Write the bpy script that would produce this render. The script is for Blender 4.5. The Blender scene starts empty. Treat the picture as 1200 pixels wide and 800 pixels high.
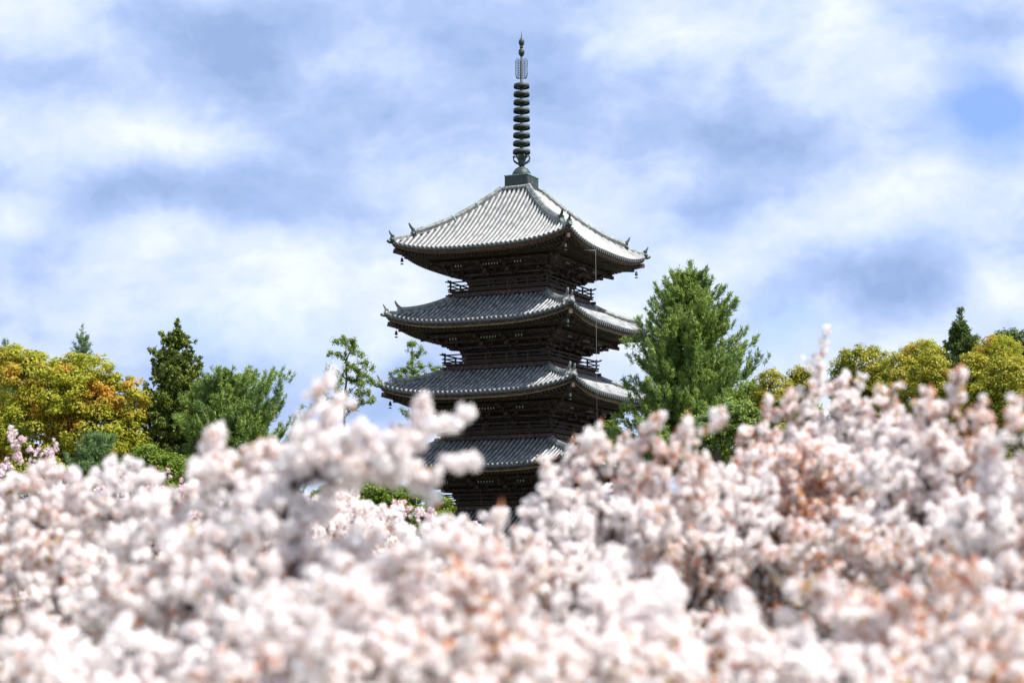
import bpy, math, random
import numpy as np
from mathutils import Vector, Matrix

PI = math.pi
sc = bpy.context.scene
col = sc.collection

# ------------------------------------------------------------------ camera model (1200x800 photo pixels)
F = 2200.0; PITCH = math.atan(290 / F); EYE = 1.6
def at(px, py, Y):
    """world point that the photo pixel shows at depth Y metres"""
    u = (px - 600) / F; v = (400 - py) / F
    dy = math.cos(PITCH) - v * math.sin(PITCH); dz = math.sin(PITCH) + v * math.cos(PITCH)
    t = Y / dy
    return np.array([t * u, Y, t * dz + EYE])
def dirp(px, py):
    p = at(px, py, 1.0); p[2] -= EYE
    return p / np.linalg.norm(p)

# ------------------------------------------------------------------ generic helpers
def tag(o, label=None, cat=None, group=None, kind=None):
    if label: o['label'] = label
    if cat: o['category'] = cat
    if group: o['group'] = group
    if kind: o['kind'] = kind
    return o
def empty(name, loc=(0, 0, 0), rz=0.0):
    o = bpy.data.objects.new(name, None); col.objects.link(o)
    o.location = loc; o.rotation_euler = (0, 0, rz); o.empty_display_size = .3
    return o
def fast_mesh(name, V, Q, mat, parent=None, smooth=False, mats=None, midx=None):
    V = np.asarray(V, dtype=np.float32).reshape(-1, 3); Q = np.asarray(Q, dtype=np.int32).reshape(-1, 4)
    me = bpy.data.meshes.new(name)
    me.vertices.add(len(V)); me.vertices.foreach_set('co', V.ravel())
    me.loops.add(Q.size); me.loops.foreach_set('vertex_index', Q.ravel())
    me.polygons.add(len(Q)); me.polygons.foreach_set('loop_start', np.arange(0, Q.size, 4, dtype=np.int32))
    if smooth: me.polygons.foreach_set('use_smooth', np.ones(len(Q), dtype=bool))
    for m in (mats or [mat]): me.materials.append(m)
    if midx is not None: me.polygons.foreach_set('material_index', np.asarray(midx, dtype=np.int32))
    me.update(calc_edges=True)
    o = bpy.data.objects.new(name, me); col.objects.link(o)
    if parent: o.parent = parent
    return o

class MB:
    """collects shapes for one mesh"""
    def __init__(s): s.v = []; s.f = []; s.mi = []; s.sm = []
    def add(s, vs, fs, mi=0, sm=False):
        b = len(s.v); s.v += [tuple(v) for v in vs]
        for f in fs: s.f.append(tuple(i + b for i in f)); s.mi.append(mi); s.sm.append(sm)
    def box(s, c, d, M=None, mi=0, taper=1.0):
        hx, hy, hz = d[0] / 2, d[1] / 2, d[2] / 2
        vs = []
        for z, k in ((-hz, taper), (hz, 1.0)):
            for x, y in ((-hx, -hy), (hx, -hy), (hx, hy), (-hx, hy)):
                vs.append(Vector((x * k, y * k, z)))
        if M: vs = [M @ v for v in vs]
        vs = [v + Vector(c) for v in vs]
        s.add(vs, [(3, 2, 1, 0), (4, 5, 6, 7), (0, 1, 5, 4), (1, 2, 6, 5), (2, 3, 7, 6), (3, 0, 4, 7)], mi)
    def beam(s, a, b, w, h, mi=0, up=(0, 0, 1)):
        """box of width w, height h between two points"""
        a = Vector(a); b = Vector(b); d = b - a; L = d.length
        if L < 1e-6: return
        x = d / L; u = Vector(up); y = u.cross(x); y.normalize(); z = x.cross(y)
        M = Matrix((x, y, z)).transposed()
        s.box((a + b) / 2, (L, w, h), M, mi)
    def sweep(s, pts, prof, mi=0, up=(0, 0, 1), closed=False, caps=True, sm=False, scale=None):
        """profile (side, up) swept along points"""
        pts = [Vector(p) for p in pts]; n = len(pts); k = len(prof); vs = []
        for i, p in enumerate(pts):
            d = (pts[min(i + 1, n - 1)] - pts[max(i - 1, 0)]).normalized()
            y = Vector(up).cross(d)
            if y.length < 1e-6: y = Vector((1, 0, 0))
            y.normalize(); z = d.cross(y); sc_ = scale[i] if scale else 1
            for (a, b) in prof: vs.append(p + y * a * sc_ + z * b * sc_)
        fs = []
        for i in range(n - 1):
            for j in range(k if closed else k - 1):
                j2 = (j + 1) % k
                fs.append((i * k + j, i * k + j2, (i + 1) * k + j2, (i + 1) * k + j))
        s.add(vs, fs, mi, sm)
        if caps and closed:
            b = len(s.v) - n * k
            s.f.append(tuple(b + j for j in reversed(range(k)))); s.mi.append(mi); s.sm.append(False)
            s.f.append(tuple(b + (n - 1) * k + j for j in range(k))); s.mi.append(mi); s.sm.append(False)
    def tube(s, pts, r, n=8, mi=0, scale=None):
        s.sweep(pts, [(r * math.cos(2 * PI * i / n), r * math.sin(2 * PI * i / n)) for i in range(n)], mi, (0.013, 0.021, 1) , True, True, True, scale)
    def lathe(s, prof, c=(0, 0, 0), n=24, mi=0, sm=True):
        vs = []; k = len(prof)
        for (r, z) in prof:
            for i in range(n):
                a = 2 * PI * i / n; vs.append((c[0] + r * math.cos(a), c[1] + r * math.sin(a), c[2] + z))
        fs = []
        for j in range(k - 1):
            for i in range(n):
                i2 = (i + 1) % n
                fs.append((j * n + i, j * n + i2, (j + 1) * n + i2, (j + 1) * n + i))
        s.add(vs, fs, mi, sm)
    def build(s, name, mats, parent=None, label=None):
        me = bpy.data.meshes.new(name); me.from_pydata(s.v, [], s.f)
        for m in (mats if isinstance(mats, (list, tuple)) else [mats]): me.materials.append(m)
        me.polygons.foreach_set('material_index', s.mi); me.polygons.foreach_set('use_smooth', s.sm)
        me.update()
        o = bpy.data.objects.new(name, me); col.objects.link(o)
        if parent: o.parent = parent
        if label: o['label'] = label
        return o

def copy_child(o, parent, rz=0.0, off=(0, 0, 0)):
    c = o.copy(); col.objects.link(c); c.parent = parent
    c.location = off; c.rotation_euler = (0, 0, rz)
    return c

# ------------------------------------------------------------------ materials
def newmat(name):
    m = bpy.data.materials.new(name); m.use_nodes = True
    nt = m.node_tree
    for n in list(nt.nodes): nt.nodes.remove(n)
    out = nt.nodes.new('ShaderNodeOutputMaterial')
    return m, nt, out
def ramp(nt, stops, fac=None, interp='LINEAR'):
    r = nt.nodes.new('ShaderNodeValToRGB'); r.color_ramp.interpolation = interp
    e = r.color_ramp.elements
    while len(e) > 1: e.remove(e[-1])
    e[0].position = stops[0][0]; e[0].color = (*stops[0][1], 1)
    for p, c in stops[1:]:
        x = e.new(p); x.color = (*c, 1)
    if fac is not None: nt.links.new(fac, r.inputs[0])
    return r
def noise(nt, scale, detail=4, rough=.6, vec=None, dist=0):
    n = nt.nodes.new('ShaderNodeTexNoise'); n.inputs['Scale'].default_value = scale
    n.inputs['Detail'].default_value = detail; n.inputs['Roughness'].default_value = rough
    n.inputs['Distortion'].default_value = dist
    if vec is not None: nt.links.new(vec, n.inputs['Vector'])
    return n
def mapping(nt, scale=(1, 1, 1), out='Object'):
    t = nt.nodes.new('ShaderNodeTexCoord'); m = nt.nodes.new('ShaderNodeMapping')
    m.inputs['Scale'].default_value = scale; nt.links.new(t.outputs[out], m.inputs['Vector'])
    return m.outputs[0]
def solid(name, stops, scale=3, rough=.7, metal=0, stretch=(1, 1, 1), bump=.2, bscale=None, spec=.4, detail=6):
    m, nt, out = newmat(name)
    b = nt.nodes.new('ShaderNodeBsdfPrincipled'); nt.links.new(b.outputs[0], out.inputs[0])
    v = mapping(nt, stretch)
    n = noise(nt, scale, detail, .65, v)
    r = ramp(nt, stops, n.outputs[0]); nt.links.new(r.outputs[0], b.inputs['Base Color'])
    b.inputs['Roughness'].default_value = rough; b.inputs['Metallic'].default_value = metal
    b.inputs['Specular IOR Level'].default_value = spec
    if bump:
        n2 = noise(nt, bscale or scale * 4, 4, .6, v)
        bp = nt.nodes.new('ShaderNodeBump'); bp.inputs['Strength'].default_value = bump; bp.inputs['Distance'].default_value = .03
        nt.links.new(n2.outputs[0], bp.inputs['Height']); nt.links.new(bp.outputs[0], b.inputs['Normal'])
    return m
def leafmat(name, stops, patch=None, pscale=.5, trans=.35, rough=.6, pthr=(.5, .62), tint=1.0, gloss=.25):
    """leaf colours: random per leaf, plus patches of another colour through the crown"""
    m, nt, out = newmat(name)
    g = nt.nodes.new('ShaderNodeNewGeometry')
    r = ramp(nt, stops, g.outputs['Random Per Island'])
    c = r.outputs[0]
    if patch:
        v = mapping(nt)
        n = noise(nt, pscale, 3, .6, v)
        mr = nt.nodes.new('ShaderNodeMapRange'); mr.inputs[1].default_value = pthr[0]; mr.inputs[2].default_value = pthr[1]
        nt.links.new(n.outputs[0], mr.inputs[0])
        r2 = ramp(nt, patch, g.outputs['Random Per Island'])
        mx = nt.nodes.new('ShaderNodeMix'); mx.data_type = 'RGBA'
        nt.links.new(mr.outputs[0], mx.inputs[0]); nt.links.new(c, mx.inputs[6]); nt.links.new(r2.outputs[0], mx.inputs[7])
        c = mx.outputs[2]
    d = nt.nodes.new('ShaderNodeBsdfPrincipled'); nt.links.new(c, d.inputs['Base Color']); d.inputs['Roughness'].default_value = rough
    d.inputs['Specular IOR Level'].default_value = gloss
    t = nt.nodes.new('ShaderNodeBsdfTranslucent'); nt.links.new(c, t.inputs[0])
    ms = nt.nodes.new('ShaderNodeMixShader'); ms.inputs[0].default_value = trans
    nt.links.new(d.outputs[0], ms.inputs[1]); nt.links.new(t.outputs[0], ms.inputs[2]); nt.links.new(ms.outputs[0], out.inputs[0])
    return m

M = {}
M['wood'] = solid('dark_aged_wood', [(.3, (.014, .009, .010)), (.5, (.055, .032, .032)), (.7, (.18, .10, .082))], 5, .75, stretch=(1, 1, 1.5), bump=.3)
M['wood2'] = solid('weathered_brown_board', [(.3, (.05, .026, .018)), (.55, (.12, .06, .036)), (.8, (.23, .13, .07))], 4, .75, bump=.2)
M['ochre'] = solid('ochre_eave_edge', [(.3, (.14, .09, .045)), (.6, (.36, .25, .13)), (.8, (.5, .38, .22))], 2.5, .7, bump=.1)
M['rail'] = solid('balcony_wood', [(.3, (.022, .015, .013)), (.6, (.06, .034, .025)), (.8, (.13, .07, .045))], 6, .75, bump=.2)
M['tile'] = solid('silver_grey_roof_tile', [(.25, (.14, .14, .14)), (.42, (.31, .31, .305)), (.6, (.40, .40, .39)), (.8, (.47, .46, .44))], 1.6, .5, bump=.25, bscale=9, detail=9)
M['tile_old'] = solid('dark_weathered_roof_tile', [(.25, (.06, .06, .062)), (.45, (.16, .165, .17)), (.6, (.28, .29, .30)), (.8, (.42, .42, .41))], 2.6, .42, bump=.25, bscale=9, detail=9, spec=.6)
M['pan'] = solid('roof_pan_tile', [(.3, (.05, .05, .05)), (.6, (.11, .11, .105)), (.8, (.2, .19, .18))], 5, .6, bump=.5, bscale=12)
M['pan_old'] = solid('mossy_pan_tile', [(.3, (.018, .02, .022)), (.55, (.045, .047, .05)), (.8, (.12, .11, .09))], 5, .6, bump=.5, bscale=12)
M['tile_end'] = solid('tile_end_disc', [(.3, (.05, .055, .055)), (.7, (.16, .17, .17))], 7, .6)
M['ridge'] = solid('ridge_tile', [(.3, (.07, .075, .072)), (.5, (.2, .21, .2)), (.75, (.4, .4, .37))], 4, .6, bump=.4, bscale=20)
M['bronze'] = solid('dark_green_bronze', [(.3, (.018, .024, .023)), (.55, (.045, .060, .055)), (.8, (.11, .16, .14))], 5, .55, metal=.15, bump=.15)
M['verdigris'] = solid('pale_verdigris', [(.3, (.12, .2, .17)), (.6, (.26, .4, .35)), (.8, (.4, .55, .48))], 6, .65, bump=.1)
M['white'] = solid('chalk_white_paint', [(.3, (.35, .34, .32)), (.6, (.6, .59, .56)), (.8, (.75, .74, .7))], 9, .7, bump=0)
M['wire'] = solid('pale_metal_wire', [(.3, (.16, .16, .16)), (.7, (.26, .26, .26))], 5, .5, metal=.3, bump=0)
M['plaster'] = solid('old_dark_plaster', [(.3, (.045, .035, .033)), (.7, (.09, .07, .06))], 3, .85, bump=.1)
M['stone'] = solid('granite_base', [(.3, (.22, .21, .19)), (.7, (.42, .4, .37))], 6, .85, bump=.3)
M['bark'] = solid('grey_brown_bark', [(.3, (.035, .028, .024)), (.6, (.09, .07, .06)), (.8, (.16, .13, .11))], 14, .85, stretch=(1, 1, .3), bump=.5)
M['cbark'] = solid('cherry_bark', [(.3, (.05, .04, .04)), (.6, (.13, .10, .095)), (.8, (.24, .2, .19))], 20, .75, stretch=(1, 1, 2.5), bump=.4)
M['ground'] = solid('grass_and_soil', [(.35, (.06, .05, .03)), (.5, (.06, .085, .025)), (.7, (.1, .12, .04))], .6, .95, bump=.4, bscale=12)

M['petal'] = leafmat('cherry_petals', [(0, (.90, .76, .76)), (.10, (.95, .885, .875)), (.5, (.975, .945, .93)), (1, (.98, .962, .948))], [(0, (.93, .75, .75)), (.5, (.96, .88, .87)), (1, (.97, .93, .92))], 2.2, .5, .8, (.55, .8), gloss=.1)
M['petal_pink'] = leafmat('pink_cherry_petals', [(0, (.86, .62, .70)), (.4, (.92, .76, .80)), (1, (.94, .86, .87))], None, trans=.4, rough=.8, gloss=.1)
M['youngleaf'] = leafmat('young_cherry_leaves', [(0, (.36, .10, .05)), (.35, (.62, .24, .12)), (.75, (.66, .32, .15)), (1, (.55, .38, .10))],
                         [(0, (.42, .34, .05)), (.5, (.52, .36, .06)), (1, (.62, .34, .10))], 1.7, .5, .5, (.60, .66))
M['maple'] = leafmat('yellow_green_leaves', [(0, (.18, .24, .015)), (.4, (.38, .40, .035)), (.8, (.52, .49, .05)), (1, (.60, .54, .08))],
                     [(0, (.54, .30, .03)), (.5, (.68, .38, .05)), (1, (.72, .46, .14))], .5, .5, .6, (.52, .67))
M['gold'] = leafmat('golden_green_leaves', [(0, (.18, .20, .012)), (.5, (.40, .37, .035)), (1, (.56, .48, .07))],
                    [(0, (.13, .18, .015)), (1, (.30, .34, .03))], .6, .35, .6, (.5, .6))
M['cedar'] = leafmat('dark_cedar_sprays', [(0, (.05, .085, .014)), (.5, (.12, .17, .028)), (1, (.24, .28, .05))],
                     [(0, (.11, .14, .012)), (1, (.28, .31, .05))], .7, .2, .6, (.5, .65))
M['pine'] = leafmat('pine_needles', [(0, (.13, .20, .04)), (.5, (.25, .35, .07)), (1, (.38, .47, .11))],
                    [(0, (.09, .16, .05)), (1, (.20, .30, .08))], .5, .35, .5, (.5, .62))
M['pine2'] = leafmat('blue_green_needles', [(0, (.08, .14, .055)), (.5, (.15, .24, .08)), (1, (.24, .34, .11))], None, trans=.2, rough=.5)
M['bright'] = leafmat('bright_green_leaves', [(0, (.09, .15, .015)), (.5, (.18, .27, .03)), (1, (.30, .37, .05))], None, trans=.35)
M['deepgreen'] = leafmat('deep_green_leaves', [(0, (.04, .07, .018)), (.6, (.10, .15, .035)), (1, (.2, .26, .05))], None, trans=.25)

# ------------------------------------------------------------------ ground
g = 1500.0
nx = 60
xs = np.sign(np.linspace(-1, 1, nx + 1)) * np.abs(np.linspace(-1, 1, nx + 1)) ** 2.2 * g
X, Y = np.meshgrid(xs, xs + 60)
Z = np.where(np.hypot(X, Y - 110) < 14, 0, .08 * np.sin(X * .13) * np.cos(Y * .11)) - .02
V = np.stack([X, Y, Z], -1).reshape(-1, 3)
i = np.arange(nx)[:, None] * (nx + 1) + np.arange(nx)[None, :]
Q = np.stack([i, i + 1, i + nx + 2, i + nx + 1], -1).reshape(-1, 4)
tag(fast_mesh('ground', V, Q, M['ground'], smooth=True), kind='structure')

# ================================================================== PAGODA
PX, PD = .6, 115.0
ROT = math.radians(-26)
pag = empty('pagoda', (PX, PD, 0), ROT)
tag(pag, 'tall dark wooden five storied pagoda with grey tiled roofs rising above the blossoms', 'pagoda')

# storey data: eave half width, middle eave height, corner lift, roof inner half width, roof inner height, wall half, wall bottom, wall top
ROOFS = [  # from bottom
    dict(E=6.80, ze=4.28, lift=.72, I=3.25, zi=6.45, wall=2.98, wb=.55, wt=3.1),
    dict(E=6.60, ze=8.66, lift=.70, I=3.10, zi=10.65, wall=2.86, wb=6.4, wt=7.45),
    dict(E=6.42, ze=13.00, lift=.68, I=2.90, zi=14.95, wall=2.73, wb=10.6, wt=11.8),
    dict(E=6.18, ze=17.30, lift=.68, I=2.70, zi=19.45, wall=2.52, wb=14.9, wt=16.1),
    dict(E=5.95, ze=21.78, lift=.70, I=.62, zi=26.45, wall=2.28, wb=19.4, wt=20.55),
]
def roofz(R, u, w, off=0.0):
    """height of the roof skin; w = distance of this ring from the axis, u = position along the side"""
    t = (w - R['I']) / (R['E'] - R['I'])
    s = min(1.0, abs(u) / max(w, 1e-3))
    z = R['zi'] + (R['ze'] - R['zi']) * (t + (.30 if R['I'] < 1 else .24) * t * (1 - t))
    return z + R['lift'] * s ** 3.2 * max(t, 0) ** 2 + off
def face(k, u, w, z):
    """local face coordinates to pagoda coordinates; face k of four, -y first"""
    a = k * PI / 2; x, y = u, -w
    return (x * math.cos(a) - y * math.sin(a), x * math.sin(a) + y * math.cos(a), z)

def build_roof(R, top):
    I, E_ = R['I'], R['E']
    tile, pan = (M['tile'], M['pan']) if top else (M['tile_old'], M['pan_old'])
    mb = MB()
    NW, NU = 14, 24
    for k in range(4):
        # skin
        vs = []; fs = []
        for j in range(NW + 1):
            w = I + (E_ - I) * j / NW
            for i in range(NU + 1):
                q = -1 + 2 * i / NU; q = math.copysign(abs(q) ** .8, q); u = q * w
                vs.append(face(k, u, w, roofz(R, u, w)))
        for j in range(NW):
            for i in range(NU):
                a = j * (NU + 1) + i; fs.append((a, a + 1, a + NU + 2, a + NU + 1))
        mb.add(vs, fs, 1, True)
        # rows of half round cover tiles
        sp = .31; n = int(E_ / sp)
        for r in range(-n, n + 1):
            u = r * sp
            w0 = max(I, abs(u) + .04); L = E_ + .05 - w0
            if L < .12: continue
            m = max(1, int(round(L / .42))); pts = []; scs = []
            rr = .080
            for a in range(m):
                for e, s_ in ((0, 1.0), (.96, 1.12)):
                    w = w0 + L * (a + e) / m
                    pts.append(face(k, u, w, roofz(R, u, w, .045))); scs.append(s_ * (1 + .04 * math.sin(r * 7.3 + a * 3.1)))
            prof = [(rr * math.cos(q), rr * math.sin(q) * 1.05) for q in (-.35, .25, .85, PI / 2, PI - .85, PI - .25, PI + .35)]
            mb.sweep(pts, prof, 0, (0, 0, 1), False, False, True, scs)
            # end disc
            c = Vector(pts[-1]); out = Vector(face(k, 0, 1, 0)); sd = Vector(face(k, 1, 0, 0))
            vs = [c + out * .012 + sd * math.cos(q) * .1 + Vector((0, 0, .01 + math.sin(q) * .1)) for q in [2 * PI * h / 10 for h in range(10)]]
            vs2 = [v - out * .05 for v in vs]
            mb.add(vs + vs2, [tuple(range(10))] + [(h, (h + 1) % 10, 10 + (h + 1) % 10, 10 + h) for h in range(10)], 2)
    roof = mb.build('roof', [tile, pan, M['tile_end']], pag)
    # eave edge boards
    N = 28
    def ring(name, w0, w1, z0, z1, mat, gr=E_):
        b = MB()
        for k in range(4):
            vs = []
            for i in range(N + 1):
                q = -1 + 2 * i / N; q = math.copysign(abs(q) ** .75, q)
                for (w, z) in ((w1, z1), (w1, z0), (w0, z0), (w0, z1)):
                    vs.append(face(k, q * w, w, roofz(R, q * gr, gr) + z))
            fs = []
            for i in range(N):
                for j in range(4):
                    fs.append((i * 4 + j, i * 4 + (j + 1) % 4, i * 4 + 4 + (j + 1) % 4, i * 4 + 4 + j))
            b.add(vs, fs, 0, False)
        return b.build(name, mat, roof)
    ring('eave_tile_bed', E_ - .5, E_ - .02, -.10, -.012, M['tile_end'])
    ring('eave_board', E_ - .6, E_ - .10, -.24, -.105, M['wood2'] if top else M['wood'])
    ring('eave_lath', E_ - .7, E_ - .17, -.32, -.245, M['wood2'] if top else M['ochre'])
    # soffit and rafters: flying rafters outside, base rafters inside
    wp = R['wall'] + 1.75   # purlin line
    def sof(u, w, off=0.0):
        t = (w - wp) / (E_ - wp); s = min(1, abs(u) / max(w, .01))
        return R['ze'] - .40 + (1 - t) * .16 + R['lift'] * s ** 3.2 * max(0, t) ** 1.5 + off
    b = MB()
    for k in range(4):
        vs = []; fs = []; nw = 6
        for j in range(nw + 1):
            w = R['wall'] + .1 + (E_ - .18 - R['wall'] - .1) * j / nw
            for i in range(N + 1):
                q = -1 + 2 * i / N
                vs.append(face(k, q * w, w, sof(q * w, w, .1)))
        for j in range(nw):
            for i in range(N):
                a = j * (N + 1) + i; fs.append((a, a + N + 1, a + N + 2, a + 1))
        b.add(vs, fs)
        n = int(E_ / .24)
        for r in range(-n, n + 1):
            u = (r + .5) * .24
            if abs(u) > E_ - .35: continue
            wi = max(wp + 1.15, abs(u) + .05)
            if E_ - .26 - wi > .1:
                b.beam(face(k, u, wi, sof(u, wi, .03)), face(k, u, E_ - .26, sof(u, E_ - .26, .03)), .10, .12)
            wi = max(R['wall'] + .2, abs(u) + .05); wo = wp + 1.25
            if wo - wi > .1:
                b.beam(face(k, u, wi, sof(u, wi, -.08)), face(k, u, wo, sof(u, wo, -.08)), .11, .13)
        # small pale rafter end faces
        for r in range(-n, n + 1):
            u = (r + .5) * .24
            if abs(u) > E_ - .35: continue
            p = face(k, u, E_ - .255, sof(u, E_ - .26, .03)); 
            o_ = Vector(face(k, 0, 1, 0)); s_ = Vector(face(k, 1, 0, 0))
            b.add([Vector(p) + s_ * a + Vector((0, 0, c)) + o_ * .004 for a, c in ((-.04, -.05), (.04, -.05), (.04, .05), (-.04, .05))], [(0, 1, 2, 3)], 1)
    # second eave board between the two rafter layers
    for k in range(4):
        pts = [face(k, q * (wp + 1.2), wp + 1.2, sof(q * (wp + 1.2), wp + 1.2, -.04)) for q in [-1 + 2 * i / 20 for i in range(21)]]
        b.sweep(pts, [(-.06, -.06), (.06, -.06), (.06, .09), (-.06, .09)], 0, closed=True)
    b.build('eave_rafters', [M['wood'], M['rail']], roof)
    # corner beams
    for k in range(4):
        b = MB()
        def cpt(w, dz): return Vector(face(k, w, w, sof(w, w, dz)))
        b.beam(cpt(R['wall'], -.12), cpt(wp + 1.3, -.16), .22, .3)
        b.beam(cpt(wp + .9, -.02), cpt(E_ - .12, -.06), .2, .26)
        b.build('corner_beam', M['wood'], roof)
    # hip ridges with end tiles
    for k in range(4):
        b = MB(); bo = MB()
        def hp(w, dz): return Vector(face(k, w, w, roofz(R, w, w) + dz))
        w0_ = .92 if top else I + .05; w1 = I + (E_ - I) * .80
        n = 12
        pts = [hp(w0_ + (w1 - w0_) * i / n, .13 + .10 * (i / n) ** 4) for i in range(n + 1)]
        hh = .17 if top else .15
        b.sweep(pts, [(-.17, -.2), (.17, -.2), (.15, hh - .08), (.1, hh), (.04, hh + .06), (-.04, hh + .06), (-.1, hh), (-.15, hh - .08)], 0, closed=True)
        for lvl in (-.06, .02):
            b.sweep(pts, [(-.19, lvl), (.19, lvl), (.19, lvl + .03), (-.19, lvl + .03)], 0, closed=True)
        pts2 = [hp(w1 + (E_ - .12 - w1) * i / 6, .07 + .09 * (i / 6) ** 2) for i in range(7)]
        b.sweep(pts2, [(-.13, -.15), (.13, -.15), (.11, .06), (.04, .13), (-.04, .13), (-.11, .06)], 0, closed=True)
        if top:
            for q in (.33, .58):
                p = hp(I + (w1 - I) * q, .13); p2 = hp(I + (w1 - I) * q + .06, .13)
                b.sweep([p, p2], [(-.21, -.2), (.21, -.2), (.19, .12), (.1, .22), (-.1, .22), (-.19, .12)], 1, closed=True)
        b.build('hip_ridge', [M['ridge'], M['verdigris']], roof)
        diag = Vector(face(k, 1, 1, 0)).normalized()
        side = Vector((-diag.y, diag.x, 0))
        for (w, s_) in ((w1 + .03, 1.05), (E_ - .1, .85)):
            b = MB(); p = hp(w, .05)
            # shield shaped end tile with shoulders, and a horn that curves out and up
            sh = [(-.2, -.16), (.2, -.16), (.24, .0), (.15, .12), (.17, .26), (.07, .3), (0, .38), (-.07, .3), (-.17, .26), (-.15, .12), (-.24, .0)]
            vs = [p + side * a * s_ + Vector((0, 0, c * s_ + .08)) + diag * d for d in (0, .14) for a, c in sh]
            m = len(sh)
            b.add(vs, [tuple(range(m)), tuple(reversed(range(m, 2 * m)))] + [(h, h + m, (h + 1) % m + m, (h + 1) % m) for h in range(m)], 0)
            base = p + Vector((0, 0, .34 * s_)) - diag * .05
            horn = [base + diag * (a * s_) + Vector((0, 0, c * s_)) for a, c in ((0, -.05), (.12, .03), (.22, .13), (.30, .25), (.36, .38))]
            b.tube(horn, .085 * s_, 7, 0, [1.3, 1.15, .95, .75, .55])
            b.tube([p + Vector((0, 0, .1)) + diag * .13, p + Vector((0, 0, .1)) + diag * .22], .1 * s_, 8, 1)
            b.build('ridge_end_tile', [M['bronze'] if top else M['ridge'], M['verdigris'] if top else M['white']], roof)
        if not top:
            b = MB(); p = hp(E_ + .02, -.01)
            b.tube([p - diag * .25, p + diag * .08, p + diag * .25 + Vector((0, 0, .06))], .09, 8)
            b.build('corner_tile', M['tile_end'], roof)
        else:
            b = MB(); p = hp(E_ + .02, -.01)
            b.tube([p - diag * .25, p + diag * .06, p + diag * .22 + Vector((0, 0, .1))], .085, 8)
            b.build('corner_tile', M['bronze'], roof)
    return roof

def bracket_mesh(corner=False):
    """stepped bracket complex: blocks and arms, three steps out, local: wall at w=0, +o outwards"""
    b = MB()
    k = 1.3 if corner else 1.0
    b.box((0, -.12, .12), (.36, .36, .22), taper=.75)
    for s_ in range(4):
        o = -(.18 + s_ * .46 * k); z = .28 + s_ * .20
        b.box((0, o * .5 - .05, z), (.15, abs(o) + .34, .15))            # arm going outwards
        wl = .95 - .0 * s_
        b.box((0, o, z + .15), (wl, .14, .13))                            # cross arm
        for x in (-wl / 2 + .08, 0, wl / 2 - .08):
            b.box((x, o, z + .27), (.17, .17, .11), taper=.7)
            b.add([(x - .07, o - .087, z + .25), (x + .07, o - .087, z + .25), (x + .07, o - .087, z + .262), (x - .07, o - .087, z + .262)], [(0, 1, 2, 3)], 1)
    # tail rafter slanting down and outwards
    b.beam((0, -.1, 1.35), (0, -2.25 * k, .98), .15, .2)
    return b
brk = bracket_mesh(); brk_c = bracket_mesh(True)
brk_proto = None; brkc_proto = None; wt_proto = None

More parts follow.
